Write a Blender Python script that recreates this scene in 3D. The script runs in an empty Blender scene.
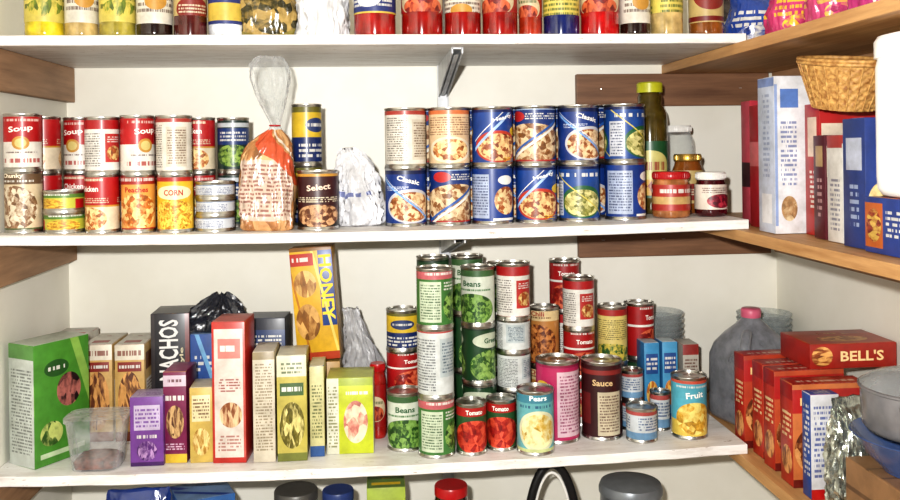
import bpy, bmesh, math, random
from mathutils import Vector, Matrix, noise, Euler
random.seed(7)
CAM=1.45; F=875.0; A=math.radians(4.9); SA,CA=math.sin(A),math.cos(A); RHO=math.radians(0.8)
XL,XR,YF,YB=-0.715,0.996,1.67,2.11
XE={'top':.732,'mid':.732,'bot':.723,'low':.723}
scene=bpy.context.scene; COL=scene.collection
# survey helper: bearing measured in the photo + chosen depth on the shelf -> real X on the shelf
def X(u,y,v=200):
    t=(u-(v-150)*math.sin(RHO)-450)/F
    return y*(SA+t*CA)/(CA-t*SA)
def zs(s,x):
    k=min(1,abs((x-.0115)/.7265))
    return {'top':CAM+.222,'mid':CAM-.145-.008*(1-k*k),'bot':CAM-.588-.012*(1-k*k),'low':CAM-1.0,
            'rt':CAM+.2025,'rm':CAM-.1645,'rb':CAM-.6075}[s]
def C(r,g,b):
    f=lambda c:(c/255/12.92) if c/255<=.04045 else ((c/255+.055)/1.055)**2.4
    return (f(r),f(g),f(b),1)
WHITE=C(240,238,230);RED=C(186,18,22);BLUE=C(22,62,150);NAVY=C(14,28,80);YEL=C(240,200,40);GREEN=C(36,110,40);LIME=C(176,200,30)
BLACK=C(16,15,18);TAN=C(214,170,110);ORG=C(226,110,24);MAR=C(88,16,26);TEAL=C(70,170,180);PINK=C(214,40,110);PURP=C(110,50,150);BROWN=C(110,66,34);GOLD=C(204,150,60);CREAM=C(238,226,196);SKY=C(90,170,215);GREY=C(150,150,150)
# ---------------------------------------------------------------- materials
def newmat(name):
    m=bpy.data.materials.new(name); m.use_nodes=True; nt=m.node_tree
    return m,nt,nt.nodes['Principled BSDF']
class N:
    def __init__(s,nt): s.nt=nt
    def lk(s,a,b):
        if hasattr(a,'links') : s.nt.links.new(a,b)
        else: b.default_value=a
    def m(s,op,a,b=0.0,clamp=False):
        n=s.nt.nodes.new('ShaderNodeMath'); n.operation=op; s.lk(a,n.inputs[0]); s.lk(b,n.inputs[1]); n.use_clamp=clamp; return n.outputs[0]
    def mix(s,f,a,b,bt='MIX'):
        n=s.nt.nodes.new('ShaderNodeMix'); n.data_type='RGBA'; n.blend_type=bt; s.lk(f,n.inputs[0]); s.lk(a,n.inputs[6]); s.lk(b,n.inputs[7]); return n.outputs[2]
    def comb(s,a,b):
        n=s.nt.nodes.new('ShaderNodeCombineXYZ'); s.lk(a,n.inputs[0]); s.lk(b,n.inputs[1]); return n.outputs[0]
    def noise(s,vec,sc,det=2,rough=.5):
        n=s.nt.nodes.new('ShaderNodeTexNoise'); n.inputs['Scale'].default_value=sc; n.inputs['Detail'].default_value=det; n.inputs['Roughness'].default_value=rough
        if vec is not None: s.nt.links.new(vec,n.inputs['Vector'])
        return n.outputs['Fac']
    def ramp(s,f,stops):
        n=s.nt.nodes.new('ShaderNodeValToRGB'); e=n.color_ramp.elements
        e[0].position,e[0].color=stops[0]; e[1].position,e[1].color=stops[-1]
        for p,c in stops[1:-1]:
            q=e.new(p); q.color=c
        s.lk(f,n.inputs[0]); return n.outputs[0]
def P(name,col,rough=.4,metal=0,trans=0,coat=0,var=.12,vs=30,ior=1.45,alpha=1,bump=0,bs=60):
    m,nt,b=newmat(name); n=N(nt)
    tc=nt.nodes.new('ShaderNodeTexCoord')
    f=n.noise(tc.outputs['Object'],vs,3)
    d=tuple(c*(1-var*1.6) for c in col[:3])+(1,); l=tuple(min(1,c*(1+var)) for c in col[:3])+(1,)
    nt.links.new(n.ramp(f,[(.3,d),(.7,l)]),b.inputs['Base Color'])
    b.inputs['Roughness'].default_value=rough; b.inputs['Metallic'].default_value=metal
    b.inputs['Transmission Weight'].default_value=trans; b.inputs['Coat Weight'].default_value=coat; b.inputs['IOR'].default_value=ior; b.inputs['Alpha'].default_value=alpha
    if bump:
        bn=nt.nodes.new('ShaderNodeBump'); bn.inputs['Strength'].default_value=bump; bn.inputs['Distance'].default_value=.002
        nt.links.new(n.noise(tc.outputs['Object'],bs,4),bn.inputs['Height']); nt.links.new(bn.outputs[0],b.inputs['Normal'])
    return m
def clear(name,col,base=.25,rough=.15,bump=0,lo=0.0):
    """thin clear plastic/glass: mostly transparent with glossy film"""
    m,nt,b=newmat(name); n=N(nt)
    b.inputs['Base Color'].default_value=col; b.inputs['Roughness'].default_value=rough
    tr=nt.nodes.new('ShaderNodeBsdfTransparent'); tr.inputs[0].default_value=(.93,.94,.94,1)
    mx=nt.nodes.new('ShaderNodeMixShader'); lw=nt.nodes.new('ShaderNodeLayerWeight'); lw.inputs[0].default_value=.35
    tc=nt.nodes.new('ShaderNodeTexCoord'); nz=n.noise(tc.outputs['Object'],30,4,.6)
    nzc=n.m('MULTIPLY',n.m('SUBTRACT',nz,.35,True),3.2)
    f=n.m('ADD',n.m('ADD',n.m('MULTIPLY',lw.outputs['Facing'],.55),lo),n.m('MULTIPLY',nzc,base),True)
    if bump:
        bn=nt.nodes.new('ShaderNodeBump'); bn.inputs['Strength'].default_value=bump; bn.inputs['Distance'].default_value=.004
        nt.links.new(n.noise(tc.outputs['Object'],55,4),bn.inputs['Height']); nt.links.new(bn.outputs[0],b.inputs['Normal'])
    nt.links.new(f,mx.inputs[0]); nt.links.new(tr.outputs[0],mx.inputs[1]); nt.links.new(b.outputs[0],mx.inputs[2])
    nt.links.new(mx.outputs[0],nt.nodes['Material Output'].inputs[0]); return m
_lid=[0]
def LB(base,layers,rep=1,rough=.42,name='printed_label',bump=0):
    m,nt,b=newmat(name); n=N(nt); _lid[0]+=1; sd=_lid[0]*3.7
    tc=nt.nodes.new('ShaderNodeTexCoord'); sp=nt.nodes.new('ShaderNodeSeparateXYZ'); nt.links.new(tc.outputs['UV'],sp.inputs[0])
    u,v=sp.outputs[0],sp.outputs[1]
    if rep!=1: u=n.m('FRACT',n.m('MULTIPLY',u,float(rep)))
    col=base
    def rect(u0,u1,v0,v1):
        r=n.m('MULTIPLY',n.m('GREATER_THAN',v,v0),n.m('LESS_THAN',v,v1))
        if u0<=0 and u1>=1: return r
        return n.m('MULTIPLY',r,n.m('MULTIPLY',n.m('GREATER_THAN',u,u0),n.m('LESS_THAN',u,u1)))
    def ell(cu,cv,ru,rv):
        a=n.m('DIVIDE',n.m('SUBTRACT',u,cu),ru); c=n.m('DIVIDE',n.m('SUBTRACT',v,cv),rv)
        return n.m('LESS_THAN',n.m('ADD',n.m('MULTIPLY',a,a),n.m('MULTIPLY',c,c)),1.0)
    def food(c1,c2,sc):
        vec=n.comb(n.m('ADD',u,sd),v)
        vo=nt.nodes.new('ShaderNodeTexVoronoi'); vo.inputs['Scale'].default_value=sc*1.8; nt.links.new(vec,vo.inputs['Vector'])
        s2=nt.nodes.new('ShaderNodeSeparateColor'); nt.links.new(vo.outputs['Color'],s2.inputs[0])
        nz=n.noise(vec,sc*2.0,3,.6)
        f=n.m('ADD',n.m('MULTIPLY',s2.outputs[0],.42),n.m('MULTIPLY',nz,.62))
        dk=tuple(x*.45 for x in c1[:3])+(1,)
        return n.ramp(f,[(.25,dk),(.42,c1),(.62,c2),(.8,tuple(min(1,x*1.15+.03) for x in c2[:3])+(1,))])
    for L in layers:
        k=L[0]
        if k=='r': col=n.mix(rect(*L[1:5]),col,L[5])
        elif k=='e': col=n.mix(ell(*L[1:5]),col,L[5])
        elif k=='d': 
            s=n.m('ADD',n.m('MULTIPLY',u,L[1]),n.m('MULTIPLY',v,L[2]))
            col=n.mix(n.m('MULTIPLY',n.m('GREATER_THAN',s,L[3]),n.m('LESS_THAN',s,L[4])),col,L[5])
        elif k=='f': col=n.mix(ell(*L[1:5]),col,food(L[5],L[6],L[7] if len(L)>7 else 12))
        elif k=='fr': col=n.mix(rect(*L[1:5]),col,food(L[5],L[6],L[7] if len(L)>7 else 12))
        elif k=='t':
            u0,u1,v0,v1,nl,c=L[1:7]; fu=(L[7] if len(L)>7 else 40)*1.7; nl=nl if nl==1 else round(nl*1.6)
            q=n.m('MULTIPLY',n.m('SUBTRACT',v,v0),nl/(v1-v0)); fl_=n.m('FLOOR',q); fr=n.m('FRACT',q)
            ln=n.m('MULTIPLY',n.m('GREATER_THAN',fr,.25),n.m('LESS_THAN',fr,.78))
            nz=n.noise(n.comb(n.m('MULTIPLY',u,float(fu)),n.m('ADD',n.m('MULTIPLY',fl_,7.31),sd)),1.0,1)
            col=n.mix(n.m('MULTIPLY',n.m('MULTIPLY',rect(u0,u1,v0,v1),ln),n.m('MULTIPLY',n.m('GREATER_THAN',nz,.46),.85)),col,c)
    wr=n.noise(tc.outputs['Object'],26,4,.65)
    col=n.mix(1.0,col,n.ramp(wr,[(.3,(.70,.69,.67,1)),(.62,(1,1,1,1))]),'MULTIPLY')
    hs=nt.nodes.new('ShaderNodeHueSaturation'); hs.inputs['Saturation'].default_value=1.0; hs.inputs['Value'].default_value=.88
    nt.links.new(col,hs.inputs['Color']); nt.links.new(hs.outputs[0],b.inputs['Base Color'])
    b.inputs['Roughness'].default_value=rough; b.inputs['Coat Weight'].default_value=.15; b.inputs['Coat Roughness'].default_value=.22
    if bump:
        bn=nt.nodes.new('ShaderNodeBump'); bn.inputs['Strength'].default_value=bump; bn.inputs['Distance'].default_value=.004
        nt.links.new(n.noise(tc.outputs['Object'],50,4),bn.inputs['Height']); nt.links.new(bn.outputs[0],b.inputs['Normal'])
    return m
TIN=P('tin_metal',C(190,188,182),.28,1,var=.1)
LIDW=P('lid_white',C(226,224,218),.35); LIDR=P('lid_red',C(170,20,24),.3); LIDG=P('lid_gold',C(190,156,80),.3,.8); LIDB=P('lid_black',C(20,20,22),.4)
LIDY=P('cap_lime',C(190,190,40),.35); LIDP=P('cap_pink',C(205,100,126),.4)
PLB=clear('clear_plastic',(.75,.75,.75,1),.22,.2,bump=.7); PLW=LB(C(226,226,228),[],rough=.35,name='white_bag_plastic',bump=.6)
GLS=clear('clear_glass',(.8,.84,.84,1),.08,.05)
INK={}
def ink(c):
    k=tuple(round(x,3) for x in c)
    if k not in INK: INK[k]=P('printing_ink',c,.4,var=.02)
    return INK[k]
# ---------------------------------------------------------------- mesh helpers
def finish(bm,name,mats,loc=(0,0,0),rot=(0,0,0),smooth=True,ang=.7,parent=None):
    bmesh.ops.recalc_face_normals(bm,faces=bm.faces[:])
    me=bpy.data.meshes.new(name); bm.to_mesh(me); bm.free()
    for m in mats: me.materials.append(m)
    if smooth:
        me.polygons.foreach_set('use_smooth',[True]*len(me.polygons))
        try: me.set_sharp_from_angle(angle=ang)
        except Exception: pass
    return place(me,name,loc,rot,parent)
def place(me,name,loc=(0,0,0),rot=(0,0,0),parent=None):
    o=bpy.data.objects.new(name,me); COL.objects.link(o); o.location=loc; o.rotation_euler=rot
    if parent: o.parent=parent
    return o
def b_lathe(bm,prof,seg=40,cx=0,cy=0,z0=0,H=None):
    uvl=bm.loops.layers.uv.verify(); H=H or max(p[1] for p in prof)
    rings=[]
    for p in prof:
        r,z=p[0],p[1]
        if r<1e-6: rings.append([bm.verts.new((cx,cy,z+z0))])
        else:
            rings.append([bm.verts.new((cx+r*math.cos(-math.pi/2+2*math.pi*(j/seg-.25)),cy+r*math.sin(-math.pi/2+2*math.pi*(j/seg-.25)),z+z0)) for j in range(seg)])
    for i in range(len(prof)-1):
        a,b=rings[i],rings[i+1]; mi=prof[i][2]; va,vb=prof[i][1]/H,prof[i+1][1]/H
        for j in range(seg):
            k=(j+1)%seg; u0,u1=j/seg,(j+1)/seg
            if len(a)==1 and len(b)==1: continue
            if len(a)==1: vs=[a[0],b[j],b[k]]; uv=[(u0,va),(u0,vb),(u1,vb)]
            elif len(b)==1: vs=[a[j],a[k],b[0]]; uv=[(u0,va),(u1,va),(u0,vb)]
            else: vs=[a[j],a[k],b[k],b[j]]; uv=[(u0,va),(u1,va),(u1,vb),(u0,vb)]
            f=bm.faces.new(vs); f.material_index=mi
            for l,q in zip(f.loops,uv): l[uvl].uv=q
def b_loft(bm,rings,seg=56,nz=0,ns=3.0,seed=0,mat=0,cap=True,sub=1,nzz=14,wob=0):
    """rings: (z,rx,ry,cx,cy,n[,mat]); nz pleats depend on angle so folds run along the bag"""
    if sub>1:
        out=[]
        for i in range(len(rings)-1):
            a,b=rings[i],rings[i+1]
            for k in range(sub):
                t=k/sub
                out.append(tuple(a[q]+(b[q]-a[q])*t for q in range(6))+tuple(a[6:]))
        out.append(rings[-1]); rings=out
    uvl=bm.loops.layers.uv.verify(); R=[];Hh=max(r[0] for r in rings) or 1
    for q in rings:
        z,rx,ry,cx,cy,n=q[:6]; row=[]
        for j in range(seg):
            th=-math.pi/2+2*math.pi*(j/seg-.25); c,s=math.cos(th),math.sin(th)
            x=rx*math.copysign(abs(c)**(2/n),c); y=ry*math.copysign(abs(s)**(2/n),s); dz=0
            if nz:
                w=Vector((c*ns+seed,s*ns,z*nzz)); g=noise.noise(w)
                rid=1-2*abs(noise.noise(w*1.9+Vector((5,3,seed))))
                k=1+nz*(.8*g+.7*(rid-.55)+.35*noise.noise(w*4.3)); x*=k;y*=k
                if 0<z<Hh*.999 or z>Hh*.5: dz=min(z,.012)*nz*2*noise.noise(w*1.3+Vector((9,9,9)))
            if wob: x+=wob*noise.noise(Vector((seed,z*18,1)))*min(1,z/.03); y+=wob*noise.noise(Vector((seed,z*18,7)))*min(1,z/.03)
            row.append(bm.verts.new((x+cx,y+cy,max(0,z+dz))))
        R.append(row)
    for i in range(len(R)-1):
        mi=rings[i][6] if len(rings[i])>6 else mat
        for j in range(seg):
            k=(j+1)%seg
            f=bm.faces.new([R[i][j],R[i][k],R[i+1][k],R[i+1][j]]); f.material_index=mi
            for l,uv in zip(f.loops,[(j/seg,rings[i][0]/Hh),((j+1)/seg,rings[i][0]/Hh),((j+1)/seg,rings[i+1][0]/Hh),(j/seg,rings[i+1][0]/Hh)]): l[uvl].uv=uv
    if cap:
        f=bm.faces.new(R[0]); f.material_index=rings[0][6] if len(rings[0])>6 else mat
        if cap!='open':
            f=bm.faces.new(R[-1]); f.material_index=rings[-1][6] if len(rings[-1])>6 else mat
def b_tube(bm,pts,r,seg=10,mat=0):
    pts=[Vector(p) for p in pts]; R=[]; pa=None
    for i,p in enumerate(pts):
        t=(pts[min(i+1,len(pts)-1)]-pts[max(i-1,0)]).normalized(); a=t.orthogonal().normalized()
        if pa is not None: a=(pa-t*pa.dot(t)).normalized()
        pa=a; b=t.cross(a)
        R.append([bm.verts.new(p+r*(a*math.cos(2*math.pi*j/seg)+b*math.sin(2*math.pi*j/seg))) for j in range(seg)])
    for i in range(len(R)-1):
        for j in range(seg):
            k=(j+1)%seg; bm.faces.new([R[i][j],R[i][k],R[i+1][k],R[i+1][j]]).material_index=mat
    bm.faces.new(R[0]).material_index=mat; bm.faces.new(R[-1]).material_index=mat
def b_box(bm,x0,x1,y0,y1,z0,z1,mats=(0,0,0),bev=0):
    """mats: front/back, sides, top/bottom"""
    uvl=bm.loops.layers.uv.verify()
    v=[bm.verts.new(p) for p in [(x0,y0,z0),(x1,y0,z0),(x1,y1,z0),(x0,y1,z0),(x0,y0,z1),(x1,y0,z1),(x1,y1,z1),(x0,y1,z1)]]
    fs=[((0,1,5,4),mats[0]),((2,3,7,6),mats[0]),((3,0,4,7),mats[1]),((1,2,6,5),mats[1]),((4,5,6,7),mats[2]),((3,2,1,0),mats[2])]
    out=[]
    for idx,mi in fs:
        f=bm.faces.new([v[i] for i in idx]); f.material_index=mi; out.append(f)
        for l,q in zip(f.loops,[(0,0),(1,0),(1,1),(0,1)]): l[uvl].uv=q
    if bev:
        es=list({e for f in out for e in f.edges}); bmesh.ops.bevel(bm,geom=es,offset=bev,segments=2,affect='EDGES',profile=.5)
_T={}
def text_polys(s):
    if s in _T: return _T[s]
    cu=bpy.data.curves.new('lettering','FONT'); cu.body=s; cu.resolution_u=2; cu.offset=.025
    o=bpy.data.objects.new('lettering',cu); COL.objects.link(o)
    dg=bpy.context.evaluated_depsgraph_get(); dg.update()
    me=bpy.data.meshes.new_from_object(o.evaluated_get(dg))
    vs=[(v.co.x,v.co.y) for v in me.vertices]; ps=[tuple(p.vertices) for p in me.polygons]
    bpy.data.objects.remove(o); bpy.data.curves.remove(cu); bpy.data.meshes.remove(me)
    if vs:
        x0=min(v[0] for v in vs);x1=max(v[0] for v in vs);y0=min(v[1] for v in vs);y1=max(v[1] for v in vs)
        w=x1-x0; vs=[((a-(x0+x1)/2)/w,(b-(y0+y1)/2)/w) for a,b in vs]; asp=(y1-y0)/w
    else: asp=1
    _T[s]=(vs,ps,asp); return _T[s]
def b_text(bm,s,fn,w,mat,h=None,rot=0):
    vs,ps,asp=text_polys(s); sy=w if h is None else h/asp
    nv=[]; cr,sr=math.cos(math.radians(rot)),math.sin(math.radians(rot))
    for a,b in vs:
        a*=w;b*=sy; a,b=a*cr-b*sr,a*sr+b*cr
        nv.append(bm.verts.new(fn(a,b)))
    for p in ps:
        try: bm.faces.new([nv[i] for i in p]).material_index=mat
        except ValueError: pass
# ---------------------------------------------------------------- room
def wallmat(name,col,stain):
    m,nt,b=newmat(name); n=N(nt); tc=nt.nodes.new('ShaderNodeTexCoord')
    f=n.noise(tc.outputs['Object'],2.2,5,.6); g=n.noise(tc.outputs['Object'],40,3)
    c=n.ramp(f,[(.35,stain),(.6,col)]); nt.links.new(c,b.inputs['Base Color']); b.inputs['Roughness'].default_value=.5
    bn=nt.nodes.new('ShaderNodeBump'); bn.inputs['Strength'].default_value=.15; bn.inputs['Distance'].default_value=.002; nt.links.new(g,bn.inputs['Height']); nt.links.new(bn.outputs[0],b.inputs['Normal']); return m
WALL=wallmat('painted_wall',C(236,233,222),C(224,220,206))
def slab(name,x0,x1,y0,y1,z0,z1,m):
    bm=bmesh.new(); b_box(bm,x0,x1,y0,y1,z0,z1); return finish(bm,name,[m],smooth=False)
slab('wall_back',XL-.1,XR+.1,YB,YB+.08,0,2.5,WALL)
slab('wall_left',XL-.08,XL,-.4,YB,0,2.5,WALL)
slab('wall_right',XR,XR+.08,-.4,YB,0,2.5,WALL)
slab('floor',XL-.08,XR+.08,-.6,YB+.08,-.05,0,P('floor_vinyl',C(150,130,105),.5,vs=8))
slab('ceiling',XL-.08,XR+.08,-.6,YB+.08,2.5,2.55,WALL)
def woodmat(name,c1,c2,ax):
    m,nt,b=newmat(name); n=N(nt); tc=nt.nodes.new('ShaderNodeTexCoord'); mp=nt.nodes.new('ShaderNodeMapping')
    mp.inputs['Scale'].default_value=(3,40,40) if ax=='x' else (40,3,40); nt.links.new(tc.outputs['Object'],mp.inputs[0])
    f=n.noise(mp.outputs[0],1.4,5,.65); g=n.noise(tc.outputs['Object'],9,3)
    c=n.mix(n.m('MULTIPLY',g,.5),n.ramp(f,[(.3,c1),(.7,c2)]),c2); nt.links.new(c,b.inputs['Base Color']); b.inputs['Roughness'].default_value=.55; return m
WX=woodmat('cleat_wood',C(84,54,36),C(140,102,74),'x'); WY=woodmat('cleat_wood_side',C(116,84,56),C(172,134,100),'y')
PLY=woodmat('plywood',C(150,104,60),C(206,162,110),'y')
def shelfpaint():
    m,nt,b=newmat('worn_shelf_paint'); n=N(nt); tc=nt.nodes.new('ShaderNodeTexCoord'); mp=nt.nodes.new('ShaderNodeMapping'); mp.inputs['Scale'].default_value=(1,3,6); nt.links.new(tc.outputs['Object'],mp.inputs[0])
    f=n.noise(mp.outputs[0],9,6,.7); g=n.noise(mp.outputs[0],34,4,.7)
    c=n.ramp(f,[(.3,C(196,188,180)),(.5,C(222,219,215)),(.7,C(234,232,230))])
    c=n.mix(n.m('MULTIPLY',n.m('GREATER_THAN',g,.66),.6),c,C(130,100,74)); nt.links.new(c,b.inputs['Base Color']); b.inputs['Roughness'].default_value=.45; return m
SP=shelfpaint()
for key in ['top','mid','bot','low']:
    bm=bmesh.new(); n=40; x0,x1=XL+.002,XE[key]; prev=None
    for i in range(n+1):
        x=x0+(x1-x0)*i/n; z=zs(key,x); y0=YF+.0015*math.sin(i*1.7)
        t=.019
        cur=[bm.verts.new(p) for p in [(x,y0+.0015,z),(x,YB-.001,z),(x,YB-.001,z-t),(x,y0+.0015,z-t),(x,y0,z-t+.0015),(x,y0,z-.0015)]]
        if prev:
            for k in range(6): bm.faces.new([prev[k],prev[(k+1)%6],cur[(k+1)%6],cur[k]])
        else: bm.faces.new(cur)
        prev=cur
    bm.faces.new(prev); finish(bm,'pantry_shelf',[SP],smooth=False)
for key in ['rt','rm','rb']:
    z=zs(key,.8); bm=bmesh.new(); b_box(bm,.708,XR-.001,.55,YB-.001,z-.022,z-.0006,bev=.001); finish(bm,'side_shelf',[PLY],smooth=False)
    bm=bmesh.new(); b_box(bm,XR-.02,XR-.001,.6,YB-.03,z-.022-.075,z-.0225,bev=.002); finish(bm,'trim_cleat_side',[WY],smooth=False)
    bm=bmesh.new(); b_box(bm,.49,XR-.022,YB-.02,YB-.001,z-.022-.08,z-.0225,bev=.002)
    for sx in (.55,.7,.9): b_lathe(bm,[(0,0,1),(.004,0,1),(.004,.001,1)],12,sx,YB-.0215,z-.06)
    finish(bm,'trim_cleat_back',[WX,TIN],smooth=False)
for key in ['top','mid','bot','low']:
    z=zs(key,-.8)-.0195; bm=bmesh.new(); b_box(bm,XL+.001,XL+.02,YF-.12,YB-.002,z-.08,z,bev=.002); finish(bm,'trim_cleat_left',[WY],smooth=False)
STEEL=P('bracket_steel',C(196,198,200),.4,.1)
bm=bmesh.new(); bx=X(443,2.1,100)
b_box(bm,bx-.013,bx-.010,YB-.014,YB-.001,.3,2.2);b_box(bm,bx+.010,bx+.013,YB-.014,YB-.001,.3,2.2);b_box(bm,bx-.013,bx+.013,YB-.004,YB-.001,.3,2.2)
for i in range(60): b_box(bm,bx-.010,bx+.010,YB-.0065,YB-.0045,.32+i*.031,.32+i*.031+.014)
for key in ['top','mid','bot']:
    z=zs(key,bx)-.0195
    for s in (-1,1):
        xo=bx+s*.010
        pts=[(YB-.012,z-.075),(YB-.012,z),(YF+.05,z),(YF+.05,z-.012)]
        a=[bm.verts.new((xo-.0015,p[0],p[1])) for p in pts]; b=[bm.verts.new((xo+.0015,p[0],p[1])) for p in pts]
        bm.faces.new(a);bm.faces.new(b)
        for k in range(4): bm.faces.new([a[k],a[(k+1)%4],b[(k+1)%4],b[k]])
    b_box(bm,bx-.010,bx+.010,YF+.05,YB-.02,z-.003,z-.0003)
    q=[bm.verts.new(p) for p in [(bx-.005,YB-.012,z-.072),(bx+.005,YB-.012,z-.072),(bx+.005,YF+.07,z-.012),(bx-.005,YF+.07,z-.012)]]; bm.faces.new(q)
finish(bm,'shelf_bracket',[STEEL],smooth=False)
# ---------------------------------------------------------------- can labels
K={}
def lab(k,kind,base,layers,word=None,wc=WHITE,wv=.75,ww=.45,wh=.12,wr=0):
    K[k]=(LB(base,layers,rep=2,name='label_'+k),kind,word,wc,wv,ww,wh,wr)
lab('blue','soup_can',C(18,56,132),[('r',0,1,.88,.97,C(12,26,74)),('e',.55,.34,.42,.29,C(206,206,214)),('f',.55,.33,.38,.25,C(170,96,44),C(236,206,160),9),('d',1,1.2,.98,1.03,C(120,170,230)),('d',1,1.2,1.05,1.07,C(210,220,240)),('t',.1,.5,.60,.68,2,C(220,226,240)),('r',0,1,0,.05,NAVY)],'Classic',WHITE,.78,.36,.085,-14)
lab('blue2','soup_can',C(24,68,146),[('e',.42,.32,.4,.27,C(190,60,40)),('f',.42,.31,.35,.23,C(160,80,40),C(240,200,140),9),('e',.78,.58,.14,.08,YEL),('d',1,-1,-.30,-.24,C(170,200,240)),('d',1,-1,-.42,-.40,WHITE),('t',.5,.9,.03,.14,2,YEL),('r',0,1,.9,.97,C(10,30,90))],'Hearty',WHITE,.8,.36,.085,14)
lab('blue3','soup_can',C(20,52,120),[('f',.5,.36,.6,.34,C(150,96,50),C(226,200,160),7),('r',0,1,.0,.08,C(170,40,36)),('d',-1,1.4,-.05,.02,WHITE),('d',-1,1.4,.05,.12,C(40,96,176)),('e',.25,.82,.15,.09,C(190,40,36)),('t',.4,.95,.76,.88,2,WHITE,26),('r',0,1,.93,.97,C(160,180,210))])
lab('blue4','soup_can',C(30,76,150),[('e',.6,.34,.36,.28,C(40,100,60)),('f',.6,.32,.32,.23,C(130,130,50),C(230,220,150),8),('r',.0,.26,.1,.7,C(210,214,224)),('t',.02,.24,.12,.68,7,C(50,60,100)),('t',.1,.9,.74,.86,1,WHITE,14),('d',1,1.2,1.1,1.13,C(220,200,90)),('r',0,1,.9,.97,NAVY)])
lab('blueback','soup_can',C(20,58,136),[('r',.06,.5,.1,.85,C(176,188,214)),('t',.09,.48,.14,.82,9,C(40,50,100)),('f',.78,.4,.2,.24,C(170,90,40),C(230,200,150),9),('e',.78,.75,.14,.08,WHITE),('r',.56,.98,.06,.1,WHITE)])
lab('white','soup_can',C(226,220,208),[('r',0,1,.88,.97,C(170,60,50)),('t',.08,.45,.1,.84,12,C(80,70,66)),('r',.53,.92,.12,.80,C(210,200,182)),('t',.56,.9,.16,.76,9,C(110,80,60)),('r',0,1,0,.05,GOLD)])
lab('recipe','soup_can',C(232,200,160),[('r',0,1,.88,.98,C(214,120,70)),('t',.1,.9,.52,.84,5,C(120,70,40)),('e',.5,.28,.38,.22,C(240,226,200)),('f',.5,.28,.32,.18,C(190,110,50),C(250,220,160),8),('r',0,1,0,.05,C(170,70,40))])
lab('red','soup_can',C(236,230,220),[('r',0,1,.5,1,C(182,16,22)),('t',.12,.88,.1,.24,1,C(170,20,20),14),('e',.5,.48,.15,.12,GOLD),('e',.5,.48,.10,.08,C(226,206,130)),('t',.2,.8,.29,.34,1,C(90,60,60)),('t',.15,.85,.84,.92,1,C(236,200,190),18)],'Soup',C(240,230,220),.72,.42,.13,6)
lab('red2','soup_can',C(184,20,26),[('r',0,1,.0,.45,C(230,214,186)),('f',.5,.24,.36,.2,C(190,110,50),C(246,214,150),8),('r',0,1,.44,.47,GOLD),('t',.1,.9,.5,.6,2,CREAM),('t',.2,.8,.86,.94,1,CREAM)],'Chicken',C(240,230,220),.75,.42,.1)
lab('redwhite','soup_can',C(230,226,218),[('r',0,1,.78,1,C(176,24,28)),('t',.08,.5,.12,.72,9,C(90,80,80)),('r',.58,.94,.2,.7,C(190,50,46)),('f',.76,.36,.15,.13,C(180,90,40),C(236,200,130),8),('t',.62,.9,.54,.66,2,WHITE),('r',0,1,0,.06,C(170,40,40))])
lab('tanpic','stew_can',C(220,200,166),[('r',0,1,.78,1,C(110,84,60)),('f',.5,.4,.46,.36,C(150,110,76),C(230,214,186),8),('r',0,1,0,.08,C(90,100,60)),('t',.1,.9,.8,.86,1,WHITE)],'Chunky',C(240,226,200),.91,.4,.09)
lab('shortyg','vegetable_can',C(196,196,70),[('r',0,1,.66,1,C(90,130,50)),('f',.55,.35,.3,.26,C(200,140,40),C(236,200,70),9),('r',0,.2,.1,.6,RED),('t',.3,.9,.72,.92,1,WHITE)])
lab('orange','fruit_can',C(232,166,80),[('r',0,1,.82,1,C(170,40,30)),('f',.5,.36,.42,.30,C(216,120,40),C(246,214,140),7),('r',0,1,0,.08,C(170,40,30)),('t',.1,.9,.85,.95,1,WHITE)],'Peaches',C(170,30,24),.73,.45,.09)
lab('corn','corn_can',C(236,186,44),[('r',0,1,.87,1,C(180,40,30)),('f',.5,.3,.42,.26,C(222,150,20),C(250,220,90),14),('e',.5,.68,.36,.12,C(246,232,190)),('t',.1,.9,.0,.05,1,RED)],'CORN',C(170,40,24),.68,.34,.1)
lab('tuna','tuna_can',C(206,210,216),[('r',0,1,.75,1,C(130,146,176)),('t',.1,.9,.2,.65,3,C(80,90,130)),('r',0,1,0,.12,C(100,116,156))])
lab('darkgreen','vegetable_can',C(24,52,46),[('r',0,1,.5,.8,C(30,60,120)),('f',.5,.3,.38,.2,C(60,100,40),C(150,180,80),9),('r',0,1,.82,.9,C(200,206,210)),('t',.2,.8,.55,.75,2,WHITE)])
lab('yelblue','spread_can',C(226,190,50),[('r',0,1,.0,.45,C(20,44,104)),('r',0,1,.86,1,C(110,104,40)),('t',.1,.9,.1,.36,2,WHITE,16),('e',.5,.65,.25,.12,C(40,60,110)),('t',.3,.7,.6,.7,1,WHITE)])
lab('darkred','soup_can',C(60,16,20),[('r',0,1,.0,.32,BLACK),('f',.5,.24,.4,.19,C(110,60,34),C(206,160,116),8),('t',.1,.9,.46,.56,2,CREAM,16),('r',0,1,.9,.97,GOLD)],'Select',C(226,200,180),.72,.38,.1,5)
lab('gbean','green_bean_can',C(214,220,204),[('r',0,1,.84,1,C(66,104,60)),('f',.5,.28,.46,.27,C(46,90,34),C(130,170,80),9),('t',.1,.9,.58,.64,1,GREEN),('r',0,1,.0,.05,GREEN)],'Beans',C(36,84,44),.72,.36,.1)
lab('gpink','vegetable_can',C(66,122,56),[('r',0,1,.82,1,C(196,100,106)),('r',.08,.5,.1,.78,C(206,218,190)),('t',.1,.48,.14,.74,8,C(50,84,50)),('f',.76,.35,.22,.25,C(44,86,34),C(150,190,94),9),('t',.55,.95,.62,.78,2,WHITE),('t',.2,.8,.87,.95,1,WHITE)])
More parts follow.
